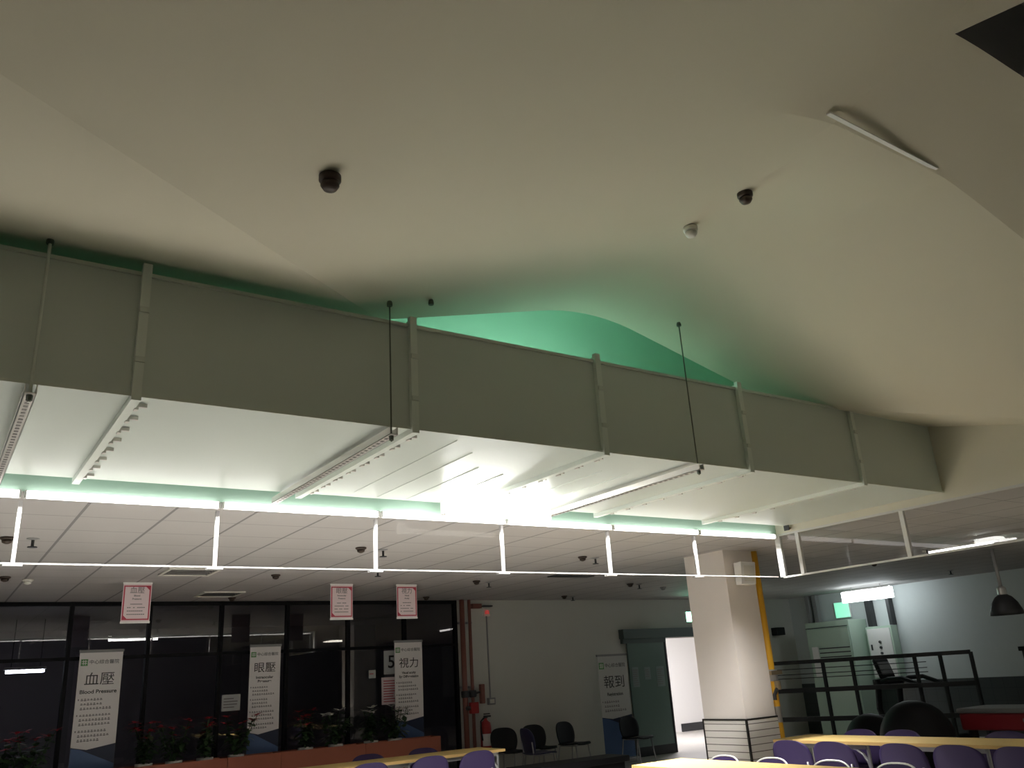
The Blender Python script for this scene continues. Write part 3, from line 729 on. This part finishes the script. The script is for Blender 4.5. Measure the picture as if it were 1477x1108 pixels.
# ------------------------------------------------------------------ sliding door
dr = D.objects.new('door_1', None); COL.objects.link(dr); dr.location = (10.83, 11.78, 0); dr['kind'] = 'structure'
bm = bm_new(); box(bm, 10.36, 11.27, 11.79, 11.815, FZ+.01, 2.10); struct('door_leaf', bm, M['doorglass'], dr)
bm = bm_new(); box(bm, 11.245, 11.285, 11.78, 11.825, FZ, 2.10); box(bm, 10.36, 11.245, 11.785, 11.82, FZ, FZ+.15); struct('door_stile', bm, M['darkgrey'], dr)
bm = bm_new(); box(bm, 10.24, 12.7, 11.72, 11.848, 2.17, 2.33); box(bm, 10.26, 11.28, 11.77, 11.848, 2.09, 2.17); struct('door_track', bm, mat('green grey door track', (.10, .13, .12), .5), dr)
for i, (a, b, z0, z1, s) in enumerate(((10.41, 10.56, 1.36, 1.69, 'grey notice on the sliding door leaf, beside the 報到 banner'), (10.70, 10.84, 1.47, 1.68, 'grey notice in the middle of the sliding door leaf'), (10.98, 11.17, 1.34, 1.68, 'grey notice at the open edge of the sliding door leaf'))):
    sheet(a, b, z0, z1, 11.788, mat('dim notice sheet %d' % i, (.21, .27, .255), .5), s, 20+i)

# ------------------------------------------------------------------ exit sign and added wall glow
def exit_sign_glow(x0, x1, y0, y1, z0, z1, face, label):
    t = thing('exit_sign_glow', label, 'exit sign', ((x0+x1)/2, (y0+y1)/2, z0))
    bm = bm_new(); box(bm, x0, x1, y0, y1, z0, z1); obj('case', bm, M['white_metal'], t)
    bm = bm_new()
    if face == 'Y': box(bm, x0+.01, x1-.01, y0-.006, y0-.0005, z0+.01, z1-.01); 
    else: box(bm, x0-.006, x0-.0005, y0+.01, y1-.01, z0+.01, z1-.01)
    obj('lit_face', bm, M['exit'], t)
    bm = bm_new(); xm, ym = (x0+x1)/2, (y0+y1)/2; tube(bm, [(xm, ym, z1), (xm, ym, HC-.001)], .01, 8); obj('stem', bm, M['white_metal'], t)
exit_sign_glow(11.40, 11.75, 11.30, 11.34, 2.40, 2.58, 'Y', 'glowing green exit sign partly behind the column above the door')
t = thing('exit_sign_glow', 'added mint panel imitating the lit far right wall above the tall cabinet', 'exit sign', (14.95, 10.56, 2.38))
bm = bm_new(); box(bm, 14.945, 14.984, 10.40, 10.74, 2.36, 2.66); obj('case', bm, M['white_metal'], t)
bm = bm_new(); box(bm, 14.938, 14.9445, 10.41, 10.73, 2.37, 2.65); obj('lit_face', bm, emit('mint wall glow', (.13, .62, .37), 1.3), t)  # glowing panel added in place of the green-lit wall patch

# ------------------------------------------------------------------ furniture
def make_table(label, L, W):
    t = thing('folding_table', label, 'table', (0, 0, 0), group='pale yellow folding tables')
    bm = bm_new(); box(bm, -L/2+.003, L/2-.003, -W/2+.003, W/2-.003, .647, .673); obj('tabletop', bm, M['wood'], t, world=False)
    bm = bm_new()
    for (x0, x1, y0, y1) in ((-L/2, L/2, -W/2, -W/2+.003), (-L/2, L/2, W/2-.003, W/2), (-L/2, -L/2+.003, -W/2+.003, W/2-.003), (L/2-.003, L/2, -W/2+.003, W/2-.003)): box(bm, x0, x1, y0, y1, .645, .672)
    obj('edging', bm, M['woodedge'], t, world=False)
    bm = bm_new()
    for y in (-W/2+.06, W/2-.06): box(bm, -L/2+.08, L/2-.08, y-.015, y+.015, .605, .646)
    obj('apron', bm, M['steel'], t, world=False)
    for sx in (-1, 1):
        for sy in (-1, 1):
            bm = bm_new(); x, y = sx*(L/2-.07), sy*(W/2-.06)
            tube(bm, [(x, y, 0), (x, y, .64)], .016, 8)
            prof = [(x, y, .42)] + [(x - sx*.20*(1-math.cos(a)), y, .42+.20*math.sin(a)) for a in (PI/8, PI/4, 3*PI/8, PI/2)]
            tube(bm, prof, .014, 8)
            obj('leg', bm, M['steel'], t, world=False)
    return t
TL, KF = 1.09, .905
T0 = make_table('pale yellow folding table before the planters, right end of its row', TL, .56); T0.location = (5.525-TL/2, 8.76, FZ)
for loc, rz, s in (((5.525-TL*1.5, 8.76, FZ), 0, 'pale yellow folding table before the planters, left of the row end'),
                   ((5.25, 5.75-TL/2, FZ), PI/2, 'pale yellow folding table before the column, in the lower foreground'),
                   ((5.25, 5.75-TL*1.5, FZ), PI/2, 'pale yellow folding table joined to the right of the one before the column'),
                   ((7.44, 6.12-TL/2, FZ), PI/2, 'pale yellow folding table just right of the yellow pipe'),
                   ((7.44, 6.12-TL*1.5, FZ), PI/2, 'pale yellow folding table in the middle of the right row'),
                   ((7.44, 6.12-TL*2.5, FZ), PI/2, 'pale yellow folding table running out of the right frame edge')):
    dup(T0, loc, rz, s)

def back_shell(bm, w, z0, z1, y0, lean, curve, th=.012, nu=14, nv=16):
    """curved chair back with an arched top"""
    def P(u, t, off):
        v = 1-(1-t)**2
        if v < .45: k = .80+.20*math.sin(PI/2*v/.45)
        else: k = max(0.0, 1-((v-.45)/.55)**2.9)**(1/2.9)
        x = u*w/2*max(k, .05)
        return (x, y0 - lean*v + curve*(x/(w/2))**2 + off, z0+(z1-z0)*v)
    g = [[[bm.verts.new(P(-1+2*i/nu, j/nv, o)) for i in range(nu+1)] for j in range(nv+1)] for o in (0, th)]
    for s in (0, 1):
        for j in range(nv):
            for i in range(nu): bm.faces.new([g[s][j][i], g[s][j][i+1], g[s][j+1][i+1], g[s][j+1][i]])
    rim = [(0, i) for i in range(nu+1)] + [(j, nu) for j in range(1, nv+1)] + [(nv, i) for i in range(nu-1, -1, -1)] + [(j, 0) for j in range(nv-1, 0, -1)]
    for a, b in zip(rim, rim[1:]+rim[:1]):
        bm.faces.new([g[0][a[0]][a[1]], g[0][b[0]][b[1]], g[1][b[0]][b[1]], g[1][a[0]][a[1]]])
    return [Vector(P(-1, j/nv, th/2)) for j in range(nv+1)] + [Vector(P(-1+2*i/nu, 1, th/2)) for i in range(1, nu)] + [Vector(P(1, j/nv, th/2)) for j in range(nv, -1, -1)]

def make_chair(label, h=.785, shell='purple', rim=False, group=None):
    t = thing('stacking_chair', label, 'chair', (0, 0, 0), group=group)
    bm = bm_new()
    sp = [(-.20, .43), (-.10, .425), (.05, .43), (.17, .44), (.215, .425)]
    prev = None
    for off in (0,):
        rows = []
        for (y, z) in sp:
            wd = .205 if y < .1 else (.20 if y < .2 else .17)
            rows.append([bm.verts.new((wd*u, y, z+.012*u*u)) for u in (-1, -.6, -.2, .2, .6, 1)])
        rows2 = [[bm.verts.new(v.co-Vector((0, 0, .02))) for v in r] for r in rows]
        for R in (rows, rows2):
            for a, b in zip(R, R[1:]):
                for i in range(5): bm.faces.new([a[i], a[i+1], b[i+1], b[i]])
        for a, b, c2, d2 in zip(rows, rows[1:], rows2, rows2[1:]):
            bm.faces.new([a[0], b[0], d2[0], c2[0]]); bm.faces.new([a[5], b[5], d2[5], c2[5]])
        bm.faces.new(rows[0]+rows2[0][::-1]); bm.faces.new(rows[-1]+rows2[-1][::-1])
    obj('seat', bm, M[shell], t, world=False, smooth=True)
    bm = bm_new(); edge = back_shell(bm, .42 if rim else .48, h-.36, h, -.20, .06, .035)
    obj('backrest', bm, M[shell], t, world=False, smooth=True)
    if rim:
        bm = bm_new(); tube(bm, edge, .009, 8); obj('back_rim', bm, M['post'], t, world=False, smooth=True)
    for sx in (-1, 1):
        bm = bm_new(); tube(bm, [(sx*.17, .15, .41), (sx*.195, .20, .02), (sx*.195, .20, 0)], .011, 8); obj('leg', bm, M['steel'], t, world=False, smooth=True)
        bm = bm_new(); tube(bm, [(sx*.19, -.215, h-.2), (sx*.175, -.19, .43), (sx*.20, -.25, .02), (sx*.20, -.25, 0)], .011, 8); obj('leg', bm, M['steel'], t, world=False, smooth=True)
    bm = bm_new(); tube(bm, [(-.17, -.19, .405), (-.17, .15, .405), (.17, .15, .405), (.17, -.19, .405)], .010, 8); obj('seat_frame', bm, M['steel'], t, world=False, smooth=True)
    for ch in t.children: ch.data.transform(Matrix.Scale(KF, 4))
    return t
g1 = 'purple stacking chairs at the tables'
PC = make_chair('purple chair back in front of the planter side table, rightmost', group=g1); PC.location = (5.00, 8.40, FZ)
for (x, y, rz, s) in ((4.45, 8.42, 0, 'purple chair back in front of the planter side table, second from its right'),
                      (3.79, 8.44, 0, 'purple chair back in front of the planter side table, third from its right'),
                      (4.25, 9.08, PI, 'purple chair behind the planter side table, left one of two'),
                      (4.93, 9.08, PI, 'purple chair behind the planter side table, nearer its right end'),
                      (6.99, 5.62, -PI/2, 'purple chair back right of the yellow pipe, leftmost before the right row of tables'),
                      (6.99, 5.16, -PI/2, 'purple chair back second from the yellow pipe before the right row of tables'),
                      (6.99, 4.50, -PI/2, 'purple chair back third from the yellow pipe before the right row of tables'),
                      (6.99, 4.02, -PI/2, 'purple chair back fourth from the yellow pipe before the right row of tables'),
                      (6.99, 3.54, -PI/2, 'purple chair back at the right frame corner before the right row of tables'),
                      (7.72, 5.66, PI/2, 'purple chair behind the right row of tables, leftmost'),
                      (7.72, 5.20, PI/2, 'purple chair behind the right row of tables, second from left'),
                      (7.72, 4.21, PI/2, 'purple chair behind the right row of tables, below the red vinyl bench')):
    dup(PC, (x, y, FZ), rz, s)
RC = make_chair('pale rimmed purple chair behind the foreground table, leftmost, before the column', .755, 'purple', True, 'pale rimmed purple chairs behind the foreground tables')
RC.location = (5.50, 5.42, FZ); RC.rotation_euler = (0, 0, PI/2)
for (x, y, s) in ((5.50, 4.92, 'pale rimmed purple chair behind the foreground table, second from the left'),
                  (5.52, 4.38, 'pale rimmed purple chair behind the foreground table, third from the left'),
                  (5.54, 3.86, 'pale rimmed purple chair behind the foreground table, rightmost')):
    dup(RC, (x, y, FZ), PI/2, s)
g2 = 'black chairs along the back wall'
BC = make_chair('black chair against the back wall, nearest the fire extinguisher', .78, 'black', False, g2)
BC.location = (7.40, 11.25, FZ); BC.rotation_euler = (0, 0, PI*.95)
for (x, y, rz, s) in ((7.98, 11.25, PI*1.0, 'black chair against the back wall, second from the extinguisher'),
                      (8.62, 11.25, PI*1.08, 'black chair against the back wall, third from the extinguisher'),
                      (9.70, 11.0, PI*1.03, 'black chair in front of the 報到 banner')):
    dup(BC, (x, y, FZ), rz, s)
VC = make_chair('blue violet chair standing turned in front of the wall chairs', .80, 'bluegrey', False)
VC.location = (7.45, 10.55, FZ); VC.rotation_euler = (0, 0, -PI*.55)
t = thing('low_bench', 'black low bench on the floor before the back wall chairs', 'bench', (6.8, 8.95, FZ))
bm = bm_new(); box(bm, 5.95, 7.54, 8.74, 9.15, .58, .65); obj('seat_pad', bm, M['black'], t, bevel=.01)
bm = bm_new(); box(bm, 6.0, 7.50, 8.80, 9.10, FZ, .58); obj('base', bm, M['black'], t)

# ------------------------------------------------------------------ right side area
t = thing('ceiling_lamp', 'very bright white rectangular lamp hanging before the far right wall', 'lamp', (14.235, 9.5, 2.585))
bm = bm_new(); box(bm, 14.205, 14.265, 9.02, 9.97, 2.775, 2.80); obj('housing', bm, M['white_metal'], t)
bm = bm_new(); box(bm, 14.20, 14.27, 8.98, 10.01, 2.585, 2.774); obj('diffuser', bm, M['right_lamp'], t, bevel=.01)
for y in (9.2, 9.8):
    bm = bm_new(); tube(bm, [(14.235, y, 2.80), (14.235, y, HC-.001)], .008, 6); obj('suspension_rod', bm, M['white_metal'], t)
t = thing('ceiling_lamp', 'small bright ceiling lamp seen just over the right barrier rail', 'lamp', (10.4, 5.75, 2.8))
bm = bm_new(); box(bm, 10.33, 10.47, 5.1, 6.0, 2.825, HC-.001); obj('housing', bm, M['white_metal'], t)
bm = bm_new(); tube(bm, [(10.4, 5.15, 2.81), (10.4, 5.95, 2.81)], .02, 10); obj('lamp_tube', bm, M['tube'], t, smooth=True)
t = thing('pendant_lamp', 'dark dome pendant lamp on a stem near the right frame edge', 'pendant lamp', (11.4, 5.68, 2.03))
bm = bm_new(); tube(bm, [(11.4, 5.68, 2.36), (11.4, 5.68, HC-.001)], .022, 10); obj('stem', bm, M['grey'], t, smooth=True)
bm = bm_new(); lathe(bm, [(.05, .0), (.055, .02), (.055, .10), (.035, .12)], (11.4, 5.68, 2.25), 16); obj('socket', bm, M['post'], t)
bm = bm_new()
pr = [(.055, .25), (.10, .22), (.15, .15), (.185, .06), (.195, .0), (.188, .0), (.178, .06), (.145, .14), (.09, .21), (.05, .24)]
lathe(bm, pr, (11.4, 5.68, 2.02), 28); obj('shade', bm, M['darkgrey'], t, smooth=True)
# electric cabinet and tall cabinet on the far wall
t = thing('electric_panel', 'pale electric panel with three dark knobs on the far right wall', 'electric panel', (14.9, 9.76, 1.49))
bm = bm_new(); box(bm, 14.78, 14.984, 9.50, 10.03, 1.20, 2.14); obj('case', bm, M['cabtint'], t, bevel=.006)
bm = bm_new(); box(bm, 14.765, 14.779, 9.53, 10.0, 1.24, 2.10); obj('door', bm, M['white'], t, bevel=.004)
for z in (1.66, 1.76, 1.86):
    bm = bm_new(); tube(bm, [(14.764, 9.76, z), (14.745, 9.76, z)], .025, 10); obj('knob', bm, M['darkgrey'], t)
bm = bm_new(); box(bm, 14.755, 14.764, 9.93, 9.96, 1.72, 1.82); obj('handle', bm, M['darkgrey'], t)
for y, w, s in ((9.95, .10, 'dark conduit above the left side of the electric panel'), (9.52, .06, 'dark conduit above the right side of the electric panel')):
    bm = bm_new(); box(bm, 14.85, 14.984, y-w/2, y+w/2, 2.145, HC-.001); tag(obj('wall_conduit', bm, M['darkgrey']), s, 'conduit')
t = thing('tall_cabinet', 'tall cabinet with green glow in its colour and slotted panel against the far right wall', 'cabinet', (14.7, 10.7, FZ))
bm = bm_new(); box(bm, 14.42, 14.98, 10.12, 11.10, FZ, 2.30); obj('body', bm, M['cabtint'], t, bevel=.006)
bm = bm_new(); box(bm, 14.40, 14.419, 10.14, 11.08, FZ+.1, 2.18); obj('door', bm, M['cabtint'], t, bevel=.004)
bm = bm_new(); box(bm, 14.385, 14.399, 10.86, 11.0, 1.3, 1.85); obj('handle', bm, M['white'], t)
bm = bm_new(); box(bm, 14.39, 14.3995, 10.14, 11.08, 2.185, 2.2); obj('top_gap', bm, M['darkgrey'], t)
for z in (1.64, 1.72, 1.80):
    bm = bm_new(); box(bm, 14.392, 14.3995, 10.16, 10.84, z, z+.02); obj('slot', bm, M['darkgrey'], t)
for y, s in ((11.32, 'left'), (11.14, 'right')):
    bm = bm_new(); box(bm, 14.88, 14.98, y-.04, y+.04, 1.2, HC-.001); tag(obj('wall_conduit', bm, M['grey']), 'grey conduit at the wall corner beside the tall cabinet, %s one' % s, 'conduit')
bm = bm_new(); box(bm, 14.3, 14.55, 11.70, 11.849, 2.13, 2.28)
tag(obj('wall_box', bm, M['black'], bevel=.01), 'small black box on the back wall just right of the yellow pipe', 'wall box')
# rail rack
P0 = Vector((12.0, 10.05, 0)); P1 = Vector((13.1, 7.20, 0)); dv = (P1-P0).normalized(); nv = Vector((-dv.y, dv.x, 0))*-1
t = thing('rail_rack', 'long dark metal rack of three rails in the dim right area', 'rack', P0+(P1-P0)/2+Vector((0, 0, FZ)))
def beam(a, b, z, h=.03, d=.03):
    bm = bm_new(); q = nv*d
    pts = [a-q, b-q, b+q, a+q]
    vs = [bm.verts.new((p.x, p.y, zz)) for zz in (z-h, z+h) for p in pts]
    for f in ((0, 3, 2, 1), (4, 5, 6, 7), (0, 1, 5, 4), (1, 2, 6, 5), (2, 3, 7, 6), (3, 0, 4, 7)): bm.faces.new([vs[i] for i in f])
    return bm
for z, h in ((1.60, .03), (1.16, .035), (.72, .035)):
    obj('rail', beam(P0, P1, z, h), M['darkgrey'], t)
for z in (1.36, 1.42, 1.50):
    obj('wire', beam(P0+dv*.25+nv*.5, P1-dv*.55+nv*.5, z, .006, .006), M['darkgrey'], t)
L_ = (P1-P0).length
for u in (.0, .28, .43, .74, .86, 1.0):
    a = P0+dv*L_*u; bm = bm_new(); w = .022
    box(bm, a.x-w, a.x+w, a.y-w, a.y+w, FZ, 1.60); obj('post', bm, M['darkgrey'], t)
t = thing('rail_rack', 'second short dark rail frame cut by the right frame edge', 'rack', (13.2, 6.3, FZ))
bm = bm_new(); box(bm, 13.18, 13.23, 6.44, 6.49, FZ, 1.57); obj('post', bm, M['darkgrey'], t)
bm = bm_new(); box(bm, 13.19, 13.22, 4.6, 6.44, 1.44, 1.48); obj('rail', bm, M['darkgrey'], t)
bm = bm_new(); box(bm, 13.17, 13.24, 6.40, 6.53, 1.57, 1.63); obj('cap', bm, M['black'], t)
# treadmill
t = thing('treadmill', 'dark treadmill with raised console behind the rack', 'treadmill', (13.6, 9.0, FZ))
def at(dx, dy, z): return (13.55+dx, 8.95+dy, z)
bm = bm_new(); box(bm, 13.1, 13.9, 7.9, 9.1, FZ, FZ+.17); obj('deck', bm, M['black'], t, bevel=.03)
for s in (-.3, .3):
    bm = bm_new(); tube(bm, [at(s, -.05, FZ+.15), at(s, .05, .8), at(s, .0, 1.18)], .05, 8); obj('upright', bm, M['black'], t)
    bm = bm_new(); tube(bm, [at(s, 0, 1.18), at(s, -.2, 1.25), at(s, -.45, 1.26), at(s, -.75, 1.15)], .035, 8); obj('handrail', bm, M['black'], t)
bm = bm_new(); box(bm, 13.18, 13.92, 8.9, 9.0, 1.1, 1.26); 
obj('console_base', bm, M['black'], t, bevel=.02)
bm = bm_new(); box(bm, 13.35, 13.75, 8.92, 8.97, 1.26, 1.58)
bmesh.ops.rotate(bm, verts=bm.verts, cent=(13.55, 8.95, 1.26), matrix=Matrix.Rotation(-.3, 3, 'X')); cs = obj('console', bm, M['black'], t, bevel=.02)
bm = bm_new(); box(bm, 13.40, 13.70, 8.905, 8.918, 1.31, 1.52)
bmesh.ops.rotate(bm, verts=bm.verts, cent=(13.55, 8.95, 1.26), matrix=Matrix.Rotation(-.3, 3, 'X')); obj('screen', bm, M['grey'], cs)
# round black seats
for (x, y, r, zc, s) in ((10.55, 6.72, .44, .63, 'big black rounded seat behind the right row of tables'), (10.75, 7.51, .34, .56, 'smaller black rounded seat left of the big one')):
    bm = bm_new(); bmesh.ops.create_uvsphere(bm, u_segments=28, v_segments=16, radius=r)
    for v in bm.verts:
        v.co.z *= 1.0 if v.co.z > 0 else .95
        v.co = v.co*(1+.03*math.sin(v.co.x*9)*math.sin(v.co.z*7)) + Vector((x, y, zc+.0))
        if v.co.z < FZ+.05: v.co.z = FZ
    tag(obj('bean_bag', bm, M['black'], smooth=True), s, 'seat')
t = thing('vinyl_bench', 'dark red vinyl bench with grey top at the right frame edge', 'bench', (11.7, 5.7, FZ))
bm = bm_new(); box(bm, 11.3, 12.0, 4.6, 6.55, .66, .86); obj('red_side', bm, M['redcloth'], t, bevel=.02)
bm = bm_new(); box(bm, 11.28, 12.02, 4.58, 6.57, .862, .92); obj('top_pad', bm, M['greytop'], t, bevel=.02)
bm = bm_new(); box(bm, 11.292, 11.299, 4.7, 5.75, .76, .80); obj('pale_band', bm, M['greytop'], t)
for x in (11.38, 11.92):
    for y in (4.7, 6.45):
        bm = bm_new(); box(bm, x-.04, x+.04, y-.04, y+.04, FZ, .66); obj('leg', bm, M['darkgrey'], t)

# lamp added beyond the right edge of the view to brighten the ceiling
t = thing('ceiling_lamp', 'added unseen flush lamp over the near right part of the hall', 'lamp', (9.0, 2.2, HC-.05))
bm = bm_new(); box(bm, 8.7, 9.3, 1.9, 2.5, HC-.03, HC-.001); obj('housing', bm, M['white_metal'], t)
bm = bm_new(); box(bm, 8.72, 9.28, 1.92, 2.48, HC-.045, HC-.031); obj('diffuser', bm, M['added_lamp'], t)
beam_down(t, (9.0, 2.2, HC-.05), .55, .55, 28, (1.0, .95, .84), (0, 0, 0))

# ------------------------------------------------------------------ world and colour management
w = D.worlds.new('world'); SC.world = w; w.use_nodes = True
w.node_tree.nodes['Background'].inputs['Color'].default_value = (.02, .022, .025, 1)
w.node_tree.nodes['Background'].inputs['Strength'].default_value = .2
SC.view_settings.view_transform = 'Standard'; SC.view_settings.look = 'None'
SC.view_settings.gamma = 1.0; SC.view_settings.exposure = 0.0
SC.view_settings.use_curve_mapping = False
try:
    SC.cycles.max_bounces = 12; SC.cycles.diffuse_bounces = 6; SC.cycles.transparent_max_bounces = 16
    SC.cycles.use_denoising = True
except Exception: pass
